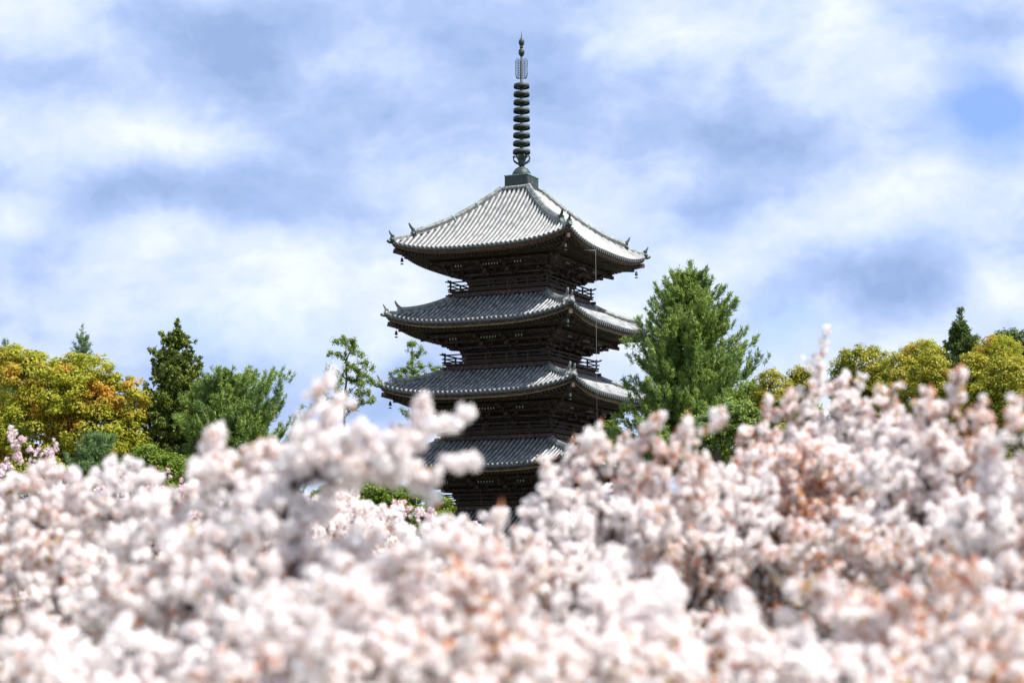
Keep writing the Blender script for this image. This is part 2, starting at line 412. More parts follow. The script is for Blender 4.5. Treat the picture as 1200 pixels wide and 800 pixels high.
def storey(R, idx):
    W = R['wall']; zb, zt = R['wb'], R['wt']; H = zt - zb
    b = MB()
    b.box((0, 0, (zb + zt) / 2), (2 * W - .16, 2 * W - .16, H))
    # inner sloped ceiling panel from wall to purlin
    ztp = R['ze'] - .40
    wp = W + 1.75
    for k in range(4):
        vs = [face(k, -W, W - .03, zt - .05), face(k, W, W - .03, zt - .05), face(k, wp, wp, ztp - .1), face(k, -wp, wp, ztp - .1)]
        b.add(vs, [(0, 1, 2, 3)])
        for dz, w_, t_ in ((-.14, wp, .2), (-.46, wp - .62, .16), (-.78, wp - 1.2, .15)):
            b.beam(face(k, -w_ - .35, w_, ztp + dz), face(k, w_ + .35, w_, ztp + dz), .15, t_)
    for w_, z_ in ((W - .02, zt + .25),):
        b.box((0, 0, z_), (2 * w_, 2 * w_, .7))
    wall = b.build('wall', M['wood'], pag)
    # columns
    cols_ = [-W, -W / 3, W / 3, W]
    b = MB(); b.lathe([(.17, zb), (.17, zt)], (0, 0, 0), 12); c0 = b.build('column', M['wood'], wall); first = True
    for k in range(4):
        for u in cols_[:3]:
            o = c0 if first else c0.copy()
            if not first: col.objects.link(o); o.parent = wall
            first = False; o.location = face(k, u, W, 0)
    # tie beams round the walls
    b = MB()
    for z, t_, pr in ((zb + .12, .2, .14), (zb + H * .42, .12, .12), (zt - .34, .13, .15), (zt - .08, .2, .22)):
        for k in range(4):
            b.beam(face(k, -W - pr - .12, W + pr * .5, z), face(k, W + pr + .12, W + pr * .5, z + 0), pr * .9, t_)
    b.build('tie_beams', M['rail'], wall)
    for k in range(4):
        # double door in the middle bay
        b = MB(); dh = H * .72; zc = zb + .2 + dh / 2
        for s_ in (-1, 1):
            b.box(face(k, s_ * W / 6.3, W - .02, zc), (W / 3.4, .07, dh) if k % 2 == 0 else (.07, W / 3.4, dh))
            for q in (-.25, .25):
                b.beam(face(k, s_ * W / 6.3 - W / 8, W + .03, zc + q * dh), face(k, s_ * W / 6.3 + W / 8, W + .03, zc + q * dh), .04, .05)
        b.build('door', M['rail'], wall)
        for s_ in (-1, 1):
            b = MB(); c = s_ * W * 2 / 3; hw = W / 4.4; wh = H * .26; zc2 = zb + H * .62
            for (u0, u1, z0, z1) in ((c - hw, c + hw, zc2 - wh, zc2 - wh), (c - hw, c + hw, zc2 + wh, zc2 + wh)):
                b.beam(face(k, u0, W + .0, z0), face(k, u1, W + .0, z1), .1, .07)
            for h in range(9):
                u = c - hw + 2 * hw * h / 8
                b.beam(face(k, u, W - .01, zc2 - wh), face(k, u, W - .01, zc2 + wh), .05, .04, up=face(k, 0, 1, 0))
            b.build('lattice_window', M['rail'], wall)
    # bracket complexes under the eave
    global brk_proto, brkc_proto
    zbase = R['ze'] - .40 - 1.32
    for k in range(4):
        for u in cols_[1:3] + [0]:
            if u == 0: continue
            if brk_proto is None: brk_proto = brk.build('bracket_complex', [M['wood'], M['white']]); o = brk_proto
            else: o = brk_proto.copy(); col.objects.link(o)
            o.parent = wall; o.location = face(k, u, W, zbase); o.rotation_euler = (0, 0, k * PI / 2)
        if brkc_proto is None: brkc_proto = brk_c.build('corner_bracket_complex', [M['wood'], M['white']]); o = brkc_proto
        else: o = brkc_proto.copy(); col.objects.link(o)
        o.parent = wall; o.location = face(k, W, W, zbase); o.rotation_euler = (0, 0, k * PI / 2 + PI / 4)
    # frog-leg struts with pale carved edges between the brackets
    for k in range(4):
        for u in (-W * 2 / 3, 0, W * 2 / 3):
            b = MB(); zc = zt + .16
            for s_ in (-1, 1):
                pts = [face(k, u + s_ * a, W + .12, zc + c) for a, c in ((.05, .27), (.16, .25), (.22, .12), (.34, .03), (.46, 0))]
                b.sweep(pts, [(-.035, -.03), (.035, -.03), (.035, .03), (-.035, .03)], 0 , closed=True)
                pts = [face(k, u + s_ * a, W + .165, zc + c + .035) for a, c in ((.05, .27), (.16, .25), (.22, .12), (.34, .03), (.46, 0))]
                b.sweep(pts, [(-.006, -.010), (.006, -.010), (.006, .010), (-.006, .010)], 1, closed=True)
            b.build('frog_leg_strut', [M['wood'], M['white']], wall)
    # groups of small white beam ends below the rafters
    global wt_proto
    for k in (0, 1):
        for (c, n) in ((-W * .95, 3), (0, 6), (W * .8, 3)):
            for h in range(n):
                u = c + (h - n / 2) * .19
                if wt_proto is None:
                    b = MB(); b.box((0, 0, 0), (.08, .26, .13)); b.box((0, -.135, 0), (.06, .008, .12), mi=1)
                    wt_proto = o = b.build('white_tipped_beam', [M['wood'], M['white']])
                else: o = wt_proto.copy(); col.objects.link(o)
                o.parent = wall; o.location = face(k, u, wp, R['ze'] - .78); o.rotation_euler = (0, 0, k * PI / 2)
    return wall

def balcony(R, Rb, idx):
    """balcony of storey above roof Rb"""
    Lh = [0, 4.02, 3.86, 3.62, 3.38][idx]; z0 = R['wb'] - .05
    b = MB()
    zf = {1: 10.98, 2: 0, 3: 0}.get(0, 0)
    ztop = z0 + .28
    b.box((0, 0, z0 - .18), (2 * Lh - .7, 2 * Lh - .7, .5))
    b.box((0, 0, z0 + .12), (2 * Lh - .34, 2 * Lh - .34, .13))
    b.box((0, 0, ztop - .03), (2 * Lh, 2 * Lh, .07), mi=1)
    for k in range(4):
        b.beam(face(k, -Lh - .22, Lh - .2, z0 + .0), face(k, Lh + .22, Lh - .2, z0 + .0), .16, .16)
        n = 14
        for h in range(n + 1):
            u = -Lh + .3 + (2 * Lh - .6) * h / n
            b.beam(face(k, u, Lh - .5, z0 - .1), face(k, u, Lh - .12, z0 - .1), .1, .12)
    bal = b.build('balcony', [M['wood'], M['rail']], pag)
    b = MB(); Lr = Lh - .12
    for k in range(4):
        for z, t_, ext in ((ztop + .10, .09, .18), (ztop + .32, .06, .22), (ztop + .56, .075, .36)):
            pts = [face(k, -Lr - ext, Lr, z + (.07 if ext > .3 else 0)), face(k, -Lr - ext * .3, Lr, z), face(k, Lr + ext * .3, Lr, z), face(k, Lr + ext, Lr, z + (.07 if ext > .3 else 0))]
            if ext > .3: 
                for a, c in zip(pts[:-1], pts[1:]): b.beam(a, c, .085, t_)
            else: b.beam(pts[0], pts[-1], .07, t_)
        n = 5
        for h in range(n):
            u = -Lr + 2 * Lr * h / n
            b.beam(face(k, u, Lr, ztop), face(k, u, Lr, ztop + (.68 if h == 0 else .53)), .09, .09, up=(0, 1, 0))
    b.build('railing', M['rail'], bal)

for i_, R in enumerate(ROOFS):
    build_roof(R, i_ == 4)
    storey(R, i_)
    if i_: balcony(R, ROOFS[i_ - 1], i_)
# stone platform and steps
b = MB()
b.box((0, 0, .22), (10.4, 10.4, .5)); b.box((0, 0, .5), (9.9, 9.9, .1))
for k in range(4):
    for s_ in range(3):
        w = 5.35 + s_ * .3
        p = face(k, 0, w, .32 - s_ * .14)
        b.box(p, (2.2, .3, .14) if k % 2 == 0 else (.3, 2.2, .14))
b.build('stone_platform', M['stone'], pag)

# spire
sp = empty('spire'); sp.parent = pag
b = MB(); b.box((0, 0, 26.74), (1.58, 1.58, .66)); b.box((0, 0, 27.10), (1.66, 1.66, .06), mi=1)
b.box((0, 0, 26.38), (1.66, 1.66, .06), mi=1)
for k in range(4):
    for s_ in (-1, 1):
        p = face(k, s_ * .4, .785, 26.72)
        b.box(p, (.6, .02, .42) if k % 2 == 0 else (.02, .6, .42), mi=0)
b.build('dew_basin', [M['bronze'], M['verdigris']], sp)
# collar of small tiles at the top of the roof
b = MB()
for k in range(4):
    for h in range(9):
        u = -.8 + .2 * h
        b.beam(face(k, u, .7, 26.40), face(k, u, 1.06, 26.22), .14, .16)
b.build('collar_tiles', M['ridge'], sp)
b = MB(); b.lathe([(.6, 27.12), (.62, 27.2), (.55, 27.42), (.4, 27.62), (.22, 27.74), (.12, 27.78)], n=28); b.build('inverted_bowl', M['bronze'], sp)
b = MB(); b.tube([(0, 0, 27.6), (0, 0, 30), (0, 0, 35.4)], .1, 12, 0, [1.35, 1.05, .7]); b.build('mast', M['bronze'], sp)
b = MB()
b.lathe([(.13, 27.78), (.3, 27.95), (.2, 28.05), (.26, 28.25), (.4, 28.42), (.34, 28.5), (.15, 28.5)], n=24)
for h in range(8):
    a = h * PI / 4
    c, s_ = math.cos(a), math.sin(a)
    pts = [(c * r, s_ * r, z) for r, z in ((.15, 27.95), (.36, 28.02), (.52, 28.15), (.56, 28.34), (.49, 28.46), (.43, 28.40))]
    b.tube(pts, .045, 6, 0, [1, 1.1, 1, .9, .8, .6])
b.build('lotus_petals', M['bronze'], sp)
ring0 = None
for h in range(9):
    z = 28.72 + h * .528; rr = .545 - .006 * h
    b = MB()
    b.lathe([(rr - .05, -.09), (rr, -.12), (rr + .012, -.02), (rr - .01, .1), (rr - .06, .135), (rr - .09, .1), (rr - .06, -.09)], n=32)
    b.lathe([(.09, -.09), (.17, -.1), (.17, .15), (.1, .22)], n=14)
    for q in range(8):
        a = q * PI / 4; b.beam((.1 * math.cos(a), .1 * math.sin(a), .02), ((rr - .05) * math.cos(a), (rr - .05) * math.sin(a), .02), .08, .13)
    o = b.build('ring', M['bronze'], sp); o.location = (0, 0, z)
# water-flame openwork: four blades of little scrolls
b = MB(); rnd = random.Random(4)
for q in range(4):
    a = q * PI / 2 + .35; c, s_ = math.cos(a), math.sin(a)
    edge = [(.1, 33.4), (.33, 33.5), (.39, 33.8), (.37, 34.2), (.39, 34.55), (.3, 34.72), (.1, 34.66)]
    b.tube([(c * r, s_ * r, z) for r, z in edge], .022, 5, 1)
    for h in range(11):
        z = 33.46 + h * .11
        for r in (.14, .26):
            pts = [(c * (r + .055 * math.cos(t)), s_ * (r + .055 * math.cos(t)), z + .055 * math.sin(t)) for t in [2 * PI * m_ / 7 for m_ in range(8)]]
            b.tube(pts, .014, 4, 0)
b.build('water_flame', [M['bronze'], M['bronze']], sp)
b = MB(); b.lathe([(.07, 34.85), (.17, 34.98), (.2, 35.13), (.17, 35.28), (.07, 35.4)], n=20); b.build('dragon_wheel_ball', M['bronze'], sp)
b = MB(); b.lathe([(.07, 35.52), (.16, 35.64), (.19, 35.8), (.14, 35.95), (.05, 36.05), (.025, 36.2), (.008, 36.5)], n=20)
b.lathe([(.09, 35.4), (.12, 35.44), (.12, 35.5), (.07, 35.53)], n=16); b.build('sacred_jewel', M['bronze'], sp)

# lightning conductor
b = MB()
b.tube([(6.0, -3.95, 21.35), (6.72, -3.95, 21.28)], .028, 6)
b.tube([(6.72, -3.95, 21.3), (6.74, -3.95, 12), (6.9, -3.95, 6), (6.95, -3.95, .1)], .008, 5)
b.build('conductor_wire', M['wire'], pag)

# wind bells
def bell():
    o = empty('wind_bell'); o.scale = (.74, .74, .74)
    b = MB(); b.lathe([(.02, -.17), (.07, -.19), (.10, -.25), (.12, -.42), (.15, -.5), (.13, -.5), (.1, -.42)], n=16); b.build('bell_body', M['bronze'], o)
    b = MB(); b.tube([(0, 0, .15), (0, 0, -.2)], .014, 5); b.build('hanger', M['bronze'], o)
    b = MB(); b.tube([(0, 0, -.3), (0, 0, -.68)], .012, 5); b.lathe([(.0, -.62), (.13, -.68), (.15, -.73), (0, -.74)], n=12); b.build('clapper', M['bronze'], o)
    return o
proto_bell = None
cn = {0: 'far right', 1: 'rear', 2: 'left', 3: 'near'}
corner_xy = {'left': (-1, -1), 'near front': (1, -1), 'right': (1, 1)}
rn = {4: 'top', 3: 'second highest', 2: 'third highest', 1: 'fourth highest'}
for ri in (4, 3, 2, 1):
    R = ROOFS[ri]
    for cname, (sx, sy) in corner_xy.items():
        if ri == 1 and cname != 'near front': continue
        if ri == 2 and cname == 'right': continue
        w = R['E'] - .5
        x, y = sx * w, sy * w
        wx = PX + x * math.cos(ROT) - y * math.sin(ROT); wy = PD + x * math.sin(ROT) + y * math.cos(ROT)
        if proto_bell is None: o = proto_bell = bell()
        else:
            o = proto_bell.copy(); col.objects.link(o)
            for ch in proto_bell.children: c = ch.copy(); col.objects.link(c); c.parent = o
        o.location = (wx, wy, R['ze'] - .40 + R['lift'] * .72 - .2)
        tag(o, f'bronze wind bell under the {cname} corner of the {rn[ri]} pagoda roof', 'wind bell', 'wind bells under the roof corners')

# ================================================================== TREES
def grow(trunk, targets, rng, curve=.35, steps=3, down=.9):
    """connect the targets to the trunk as a branching skeleton"""
    t = np.array(targets); N0 = len(trunk)
    P = np.zeros((N0 + steps * len(t), 3)); P[:N0] = np.array(trunk); par = np.zeros(len(P), int) - 1
    par[:N0] = np.arange(N0) - 1; n = N0
    root = P[N0 - 1].copy()
    order = np.argsort(np.linalg.norm(t - root, axis=1) + rng.uniform(0, .2, len(t)) * np.ptp(t[:, 2]))
    tips = []
    for k in order:
        p = t[k]; dv = P[:n] - p
        d = np.sqrt((dv * dv).sum(1))
        cost = d + down * np.maximum(0, dv[:, 2]); cost[0] += 5
        j = int(np.argmin(cost)); a = P[j]; L = d[j]
        pj = par[j]; dirn = (a - P[pj]) / (np.linalg.norm(a - P[pj]) + 1e-6) if pj >= 0 else np.array([0, 0, 1.])
        ctrl = a + (p - a) * .45 + dirn * L * curve * .5 + rng.normal(0, .05, 3) * L
        prev = j
        for q_ in range(1, steps + 1):
            q = q_ / steps
            P[n] = (1 - q) ** 2 * a + 2 * q * (1 - q) * ctrl + q * q * p
            par[n] = prev; prev = n; n += 1
        tips.append(prev)
    return P, par, tips
def radii(pos, par, r_tip, power=.42, rmax=9):
    cnt = np.zeros(len(pos)); kids = np.zeros(len(pos), int)
    for i in range(len(pos) - 1, 0, -1):
        if kids[i] == 0: cnt[i] += 1
        cnt[par[i]] += cnt[i]; kids[par[i]] += 1
    return np.minimum(rmax, r_tip * np.maximum(1, cnt) ** power)
def branch_mesh(name, pos, par, r, mat, parent, k=5):
    idx = np.arange(1, len(pos)); a = pos[par[idx]]; b = pos[idx]
    ra = np.minimum(r[par[idx]], r[idx] * 1.35)[:, None, None]; rb = r[idx][:, None, None]
    d = b - a; L = np.linalg.norm(d, axis=1, keepdims=True) + 1e-9; d = d / L
    ref = np.where(np.abs(d[:, 2:3]) > .9, np.array([[1., 0, 0]]), np.array([[0, 0, 1.]]))
    u = np.cross(ref, d); u /= np.linalg.norm(u, axis=1, keepdims=True); w = np.cross(d, u)
    ang = np.arange(k) * 2 * PI / k
    ring = np.cos(ang)[None, :, None] * u[:, None, :] + np.sin(ang)[None, :, None] * w[:, None, :]
    A = a[:, None, :] + ring * ra; B = b[:, None, :] + ring * rb + d[:, None, :] * rb * .3
    V = np.concatenate([A, B], 1).reshape(-1, 3)
    base = (np.arange(len(idx)) * 2 * k)[:, None]; j = np.arange(k); j2 = (j + 1) % k
    Q = np.stack([base + j, base + j2, base + k + j2, base + k + j], -1).reshape(-1, 4)
    return fast_mesh(name, V, Q, mat, parent, smooth=True)
def rand_rot(n, rng):
    q = rng.normal(size=(n, 4)); q /= np.linalg.norm(q, axis=1, keepdims=True)
    w, x, y, z = q.T
    return np.stack([np.stack([1 - 2 * (y * y + z * z), 2 * (x * y - z * w), 2 * (x * z + y * w)], -1),
                     np.stack([2 * (x * y + z * w), 1 - 2 * (x * x + z * z), 2 * (y * z - x * w)], -1),
                     np.stack([2 * (x * z - y * w), 2 * (y * z + x * w), 1 - 2 * (x * x + y * y)], -1)], 1)
def leaf_quads(c, n, ln, wd, rng, axis=None, fold=.15):
    """c centres, n normals, ln length, wd width -> rhombic leaves"""
    N = len(c)
    n = n / (np.linalg.norm(n, axis=1, keepdims=True) + 1e-9)
    if axis is None: axis = rng.normal(size=(N, 3))
    t = axis - n * np.sum(axis * n, 1, keepdims=True); t /= (np.linalg.norm(t, axis=1, keepdims=True) + 1e-9)
    s = np.cross(n, t); ln = np.broadcast_to(ln, (N,))[:, None]; wd = np.broadcast_to(wd, (N,))[:, None]
    V = np.stack([c - t * ln / 2, c + s * wd / 2 + n * fold * wd, c + t * ln / 2, c - s * wd / 2 + n * fold * wd], 1).reshape(-1, 3)
    Q = np.arange(4 * N).reshape(-1, 4)
    return V, Q
def sphere_pts(n, rng):
    v = rng.normal(size=(n, 3)); return v / np.linalg.norm(v, axis=1, keepdims=True)

def pom_template(n, r, size, rng):
    """round cluster of open blossoms: petals facing outwards on a small ball"""
    i = np.arange(n) + .5
    ph = np.arccos(1 - 2 * i / n); th = PI * (1 + 5 ** .5) * i
    d = np.stack([np.cos(th) * np.sin(ph), np.sin(th) * np.sin(ph), np.cos(ph)], -1)
    d += rng.normal(0, .12, d.shape); d /= np.linalg.norm(d, axis=1, keepdims=True)
    rr = r * rng.uniform(.62, 1.0, n)
    nn = d + rng.normal(0, .45, d.shape)
    V, Q = leaf_quads(d * rr[:, None], nn, size * rng.uniform(.8, 1.2, n), size * rng.uniform(.75, 1.1, n), rng, fold=.22)
    return V

def ell(n, c, r, rng, lo=.0, hi=1.0):
    d = sphere_pts(n, rng); q = rng.uniform(lo ** 3, hi ** 3, n) ** (1 / 3)
    return np.array(c) + d * q[:, None] * np.array(r)

def cherry(label, base, lobes, seed, sprays=(), pom=.036, npet=28, psize=.029, dens=1.0, leaf=.5, pink=False, tipr=.0056, group='low cherry trees in full blossom', leafsize=.058, extra_low=True):
    """lobes: (px, py, depth, rx_px, ry_px); everything placed in metres at its true depth"""
    rng = np.random.default_rng(seed)
    root = empty('cherry_tree', (float(base[0]), float(base[1]), 0))
    tag(root, label, 'cherry tree', group)
    B = np.array([base[0], base[1], 0.0])
    L3 = []
    for (px, py, d, rx, ry) in lobes:
        c = at(px, py, d); s = d / F
        L3.append((c, np.array([rx * s, max(.28, .75 * rx * s), ry * s])))
    if extra_low:   # the lower, hidden part of the crown
        c0 = np.mean([c for c, r in L3], 0)
        wx = max(.5, (max(c[0] + r[0] for c, r in L3) - min(c[0] - r[0] for c, r in L3)) / 2)
        zlow = min(c[2] - r[2] * .5 for c, r in L3)
        if zlow > .9:
            L3.append((np.array([c0[0], c0[1], (zlow + .7) / 2 + .1]), np.array([wx * .9, .7, max(.25, (zlow - .6) / 2 + .15)])))
    T = []
    for c, r in L3:
        vol = 4.19 * r[0] * r[1] * r[2]
        n = int(max(12, 290 * vol * dens)); T.append(ell(n, c, r, rng, .25, 1.0))
    T = np.concatenate(T)
    spr = []
    for s in sprays:
        pts = [at(*p) for p in s]; spr.append(pts)
    zt = min(.55, T[:, 2].min() * .6); lean = rng.normal(0, .12, 2)
    trunk = [B, B + [lean[0] * .4, lean[1] * .4, zt * .5], B + [lean[0], lean[1], zt]]
    pos, par, tips = grow(trunk, T, rng, curve=.5, steps=3)
    # explicit sprays reaching out of the crown
    sprn = []
    for pts in spr:
        P = pos; j = int(np.argmin(np.linalg.norm(P - pts[0], axis=1)))
        for p in pts:
            pos = np.vstack([pos, p]); par = np.append(par, j); j = len(pos) - 1; sprn.append(j)
    r = radii(pos, par, tipr, .47, .09)
    # blossom clusters sit along the twigs
    thin = np.where(r < tipr * 3.0)[0]; thin = thin[thin > 3]
    C = []
    for q, k in ((1.0, .92), (.5, .2)):
        m = thin[rng.uniform(size=len(thin)) < k]
        C.append(pos[par[m]] * (1 - q) + pos[m] * q + rng.normal(0, pom * .85, (len(m), 3)))
    if sprn:
        s = np.array(sprn)
        for q in np.linspace(.2, 1, 4):
            C.append(pos[par[s]] * (1 - q) + pos[s] * q + rng.normal(0, pom * .6, (len(s), 3)))
            m = s[rng.uniform(size=len(s)) < .6]
            C.append(pos[par[m]] * (1 - q) + pos[m] * q + rng.normal(0, pom * 1.0, (len(m), 3)))
    C = np.concatenate(C)
    n = len(C)
    rot = rand_rot(n, rng); sc_ = rng.uniform(.6, 1.25, n)
    V = np.empty((n, npet * 4, 3), np.float32)
    tm = [pom_template(npet, pom, psize, rng) for _ in range(5)]; which = rng.integers(0, 5, n)
    for w in range(5):
        m = which == w
        V[m] = np.einsum('nij,kj->nki', rot[m], tm[w]) * sc_[m][:, None, None] + C[m][:, None, :]
    V = V.reshape(-1, 3) - B
    Q = np.arange(len(V)).reshape(-1, 4)
    fast_mesh('blossoms', V, Q, M['petal_pink'] if pink else M['petal'], root)
    branch_mesh('branches', pos - B, par, r, M['cbark'], root)
    nl = int(n * (leaf * 1.5 + .25))
    if nl > 10:
        # leaves in patches: pick seeds, keep points near them
        cand = C[rng.integers(0, n, nl * 3)]
        ph = np.sin(cand[:, 0] * 5.1 + seed) + np.sin(cand[:, 2] * 6.3 + seed * 2) + np.sin(cand[:, 1] * 4.7 + cand[:, 0] * 3)
        cand = cand[np.argsort(-(ph + rng.normal(0, 1.5, len(ph))))][:nl]
        d = sphere_pts(len(cand), rng); cc = cand + d * pom * rng.uniform(.6, 1.5, (len(cand), 1))
        ax = d + np.array([0, 0, .5])
        V, Q = leaf_quads(cc, rng.normal(size=(len(cc), 3)), leafsize * rng.uniform(.7, 1.3, len(cc)), leafsize * .5, rng, ax)
        fast_mesh('young_leaves', V - B, Q, M['youngleaf'], root)
    print('cherry', seed, 'clusters', n)
    return root

def bx(px, d): return at(px, 690, d)[0]

LBL = 'low cherry trees in full blossom'
# near row
cherry('blurred white cherry tree with the tall pointed crown just left of the pagoda', (bx(400, 9.6), 9.8),
       [(375, 515, 9.6, 24, 52), (362, 560, 9.7, 50, 50), (425, 545, 9.5, 42, 36), (462, 535, 9.4, 26, 26), (412, 522, 9.5, 28, 24), (330, 555, 9.6, 30, 26), (300, 625, 9.6, 80, 60),
        (400, 665, 9.6, 100, 52), (340, 700, 9.4, 130, 70), (340, 610, 9.6, 60, 40), (440, 655, 9.5, 50, 34)], 11,
       sprays=[[(455, 560, 9.4), (478, 520, 9.3), (492, 486, 9.3), (500, 472, 9.3)], [(490, 510, 9.3), (520, 497, 9.3), (543, 488, 9.3)],
               [(480, 560, 9.3), (520, 552, 9.3), (555, 538, 9.3)], [(500, 560, 9.3), (505, 585, 9.3)], [(360, 500, 9.7), (368, 470, 9.7), (382, 450, 9.7)],
               [(392, 500, 9.7), (398, 470, 9.7)]], leaf=.12)
cherry('blurred white cherry tree with a rounded top, left of the tallest foreground crown', (bx(250, 10.6), 10.8),
       [(262, 545, 10.6, 38, 40), (300, 560, 10.6, 60, 45), (215, 610, 10.6, 70, 50), (180, 690, 10.4, 110, 70), (270, 650, 10.5, 90, 60)], 12,
       sprays=[[(250, 540, 10.6), (246, 515, 10.6), (252, 505, 10.6)], [(300, 540, 10.6), (312, 520, 10.6)], [(330, 555, 10.6), (345, 535, 10.6)]], leaf=.25)
cherry('softly blurred white cherry tree with dark gaps at the left edge of the photo', (bx(70, 13.5), 13.8),
       [(40, 590, 13.5, 75, 46), (130, 580, 13.5, 60, 44), (190, 590, 13.5, 55, 36), (80, 650, 13.3, 110, 50), (40, 720, 13.2, 120, 60), (150, 720, 13, 100, 60)], 13, leaf=.35,
       sprays=[[(120, 560, 13.5), (132, 540, 13.5)], [(60, 560, 13.5), (50, 545, 13.5)]])
cherry('white cherry tree with a few olive leaves filling the bottom left corner', (bx(100, 8.6), 8.6),
       [(30, 790, 8.6, 120, 62), (180, 790, 8.5, 110, 55), (100, 830, 8.5, 160, 50)], 14, leaf=.5)
cherry('blurred white cherry tree with olive leaves at the bottom middle of the photo', (bx(460, 8.2), 8.2),
       [(400, 730, 8.3, 130, 75), (540, 700, 8.4, 110, 82), (470, 780, 8, 190, 60), (330, 790, 8, 100, 60)], 15, leaf=.5)
cherry('blurred cherry tree with orange leaf patches, below right of the pagoda', (bx(780, 8.8), 8.8),
       [(690, 730, 8.8, 120, 78), (810, 740, 8.8, 120, 72), (760, 800, 8.4, 180, 60)], 16, leaf=.5)
cherry('cherry tree with many copper young leaves filling the bottom right corner', (bx(1050, 8.6), 8.6),
       [(980, 750, 8.8, 120, 70), (1110, 740, 8.6, 110, 80), (1040, 800, 8.4, 180, 60), (1190, 780, 8.6, 70, 70)], 17, leaf=1.5)
# middle row
cherry('white cherry tree whose crown rises to the right from the foot of the pagoda', (bx(700, 13), 13.4),
       [(600, 660, 13, 60, 44), (660, 610, 13, 50, 56), (720, 575, 13.2, 60, 66), (790, 565, 13.2, 60, 62), (860, 585, 13.2, 55, 52), (720, 650, 13, 110, 60), (668, 565, 13, 34, 28), (700, 530, 13.2, 30, 24), (570, 646, 12.6, 66, 38), (520, 634, 12.6, 55, 32), (555, 690, 12.6, 100, 50), (800, 630, 13, 110, 60), (640, 680, 12.8, 100, 50)], 21, dens=1.25, pom=.032, npet=24, psize=.027, leaf=.5,
       sprays=[[(585, 635, 13), (578, 612, 13), (586, 600, 13)], [(640, 560, 13), (640, 540, 13)], [(690, 520, 13), (700, 503, 13)], [(760, 510, 13), (768, 495, 13), (772, 490, 13)],
               [(800, 510, 12.5), (812, 497, 12.5)], [(838, 500, 12), (844, 478, 12)], [(625, 620, 13), (618, 590, 13)]])
cherry('broad white cherry tree with the tallest upright spray, right of the round pine', (bx(960, 15.5), 15.8),
       [(965, 490, 15.5, 55, 55), (910, 530, 15.5, 55, 48), (1030, 500, 15.5, 60, 52), (960, 580, 15.2, 130, 60), (880, 590, 15.2, 60, 50), (1060, 560, 15.4, 90, 70), (960, 640, 15, 150, 50), (920, 570, 15, 90, 60), (1010, 550, 15.6, 90, 60)], 22, dens=1.25, pom=.032, npet=24, psize=.027, leaf=1.1,  
       sprays=[[(960, 460, 15.5), (960, 430, 15.5), (963, 408, 15.5), (966, 392, 15.5)], [(962, 440, 15.5), (945, 425, 15.5)], [(1000, 465, 15.5), (1012, 442, 15.5)], [(905, 490, 15.5), (898, 470, 15.5)],
               [(925, 480, 15.5), (926, 462, 15.5)], [(1040, 470, 15.5), (1052, 452, 15.5)], [(985, 450, 15.5), (990, 435, 15.5)], [(880, 530, 15.5), (874, 512, 15.5)]])
cherry('white cherry tree with ragged upright twigs near the right edge of the photo', (bx(1120, 13), 13.2),
       [(1110, 510, 13, 55, 48), (1080, 560, 13, 80, 60), (1150, 570, 13, 80, 70), (1100, 640, 12.8, 130, 70), (1000, 660, 12.6, 110, 60)], 23, dens=1.25, pom=.032, npet=24, psize=.027, leaf=.7,
       sprays=[[(1090, 475, 13), (1085, 452, 13)], [(1115, 470, 13), (1122, 446, 13), (1126, 434, 13)], [(1145, 490, 13), (1150, 468, 13)], [(1065, 500, 13), (1060, 480, 13)]])
cherry('greyish white cherry tree cut off by the right edge of the photo', (bx(1200, 10.6), 10.8),
       [(1190, 550, 10.6, 50, 66), (1160, 620, 10.5, 60, 60), (1210, 660, 10.4, 80, 80)], 24, dens=1.25, pom=.032, npet=24, psize=.027, leaf=.5,
       sprays=[[(1190, 500, 10.6), (1187, 478, 10.6)], [(1165, 560, 10.6), (1158, 530, 10.6)]])
# partly outside the frame
cherry('white cherry tree at the right edge, lowest and farthest right of the foreground', (bx(1310, 9.4), 9.4),
       [(1290, 700, 9.4, 90, 70), (1370, 680, 9.6, 90, 80), (1300, 790, 9.2, 130, 70)], 31, leaf=.8)
cherry('white cherry tree reaching in from beyond the right edge behind the greyish one', (bx(1320, 14.5), 14.5),
       [(1290, 540, 14.5, 80, 60), (1370, 560, 14.5, 90, 70), (1300, 630, 14.3, 120, 70)], 32, leaf=.6)
cherry('white cherry tree reaching in from beyond the left edge at middle height', (bx(-130, 12), 12),
       [(-110, 600, 12, 80, 50), (-180, 620, 12, 80, 60), (-120, 700, 11.8, 120, 70)], 33, leaf=.4)
# third row
third = [(40, 24, 'left edge of the photo'), (190, 26, 'between the conical cedar and the near blossoms'), (360, 25, 'tallest foreground crown'), (560, 24, 'foot of the pagoda'), (760, 25, 'rising right hand crown'),
         (930, 26, 'broad crown with the tallest spray'), (1110, 25, 'right edge of the photo'), (1290, 27, 'beyond'), (-110, 26, 'beyond')]
tops = [575, 575, 560, 640, 565, 530, 520, 540, 590]
for h, ((px, d, wh), ty) in enumerate(zip(third, tops)):
    lab = ['distant blossoming cherry tree showing through gaps behind the tree at the left edge',
           'distant cherry tree with reddish leaves seen below the conical cedar',
           'distant cherry tree hidden mostly behind the tallest blurred crown',
           'distant cherry tree seen through the gap left of the pagoda foot',
           'distant cherry tree behind the crown that rises right of the pagoda',
           'distant cherry tree with copper leaves behind the tallest upright spray',
           'distant cherry tree behind the ragged twigs near the right edge',
           'distant cherry tree mostly beyond the right edge', 'distant cherry tree mostly beyond the left edge'][h]
    cherry(lab, (bx(px, d), d), [(px, ty + 55, d, 90, 55), (px - 60, ty + 80, d, 75, 60), (px + 60, ty + 75, d, 75, 60), (px, ty + 120, d, 110, 60)], 40 + h, pom=.058, npet=18, psize=.055, dens=.22, leaf=.9, tipr=.005, leafsize=.06)
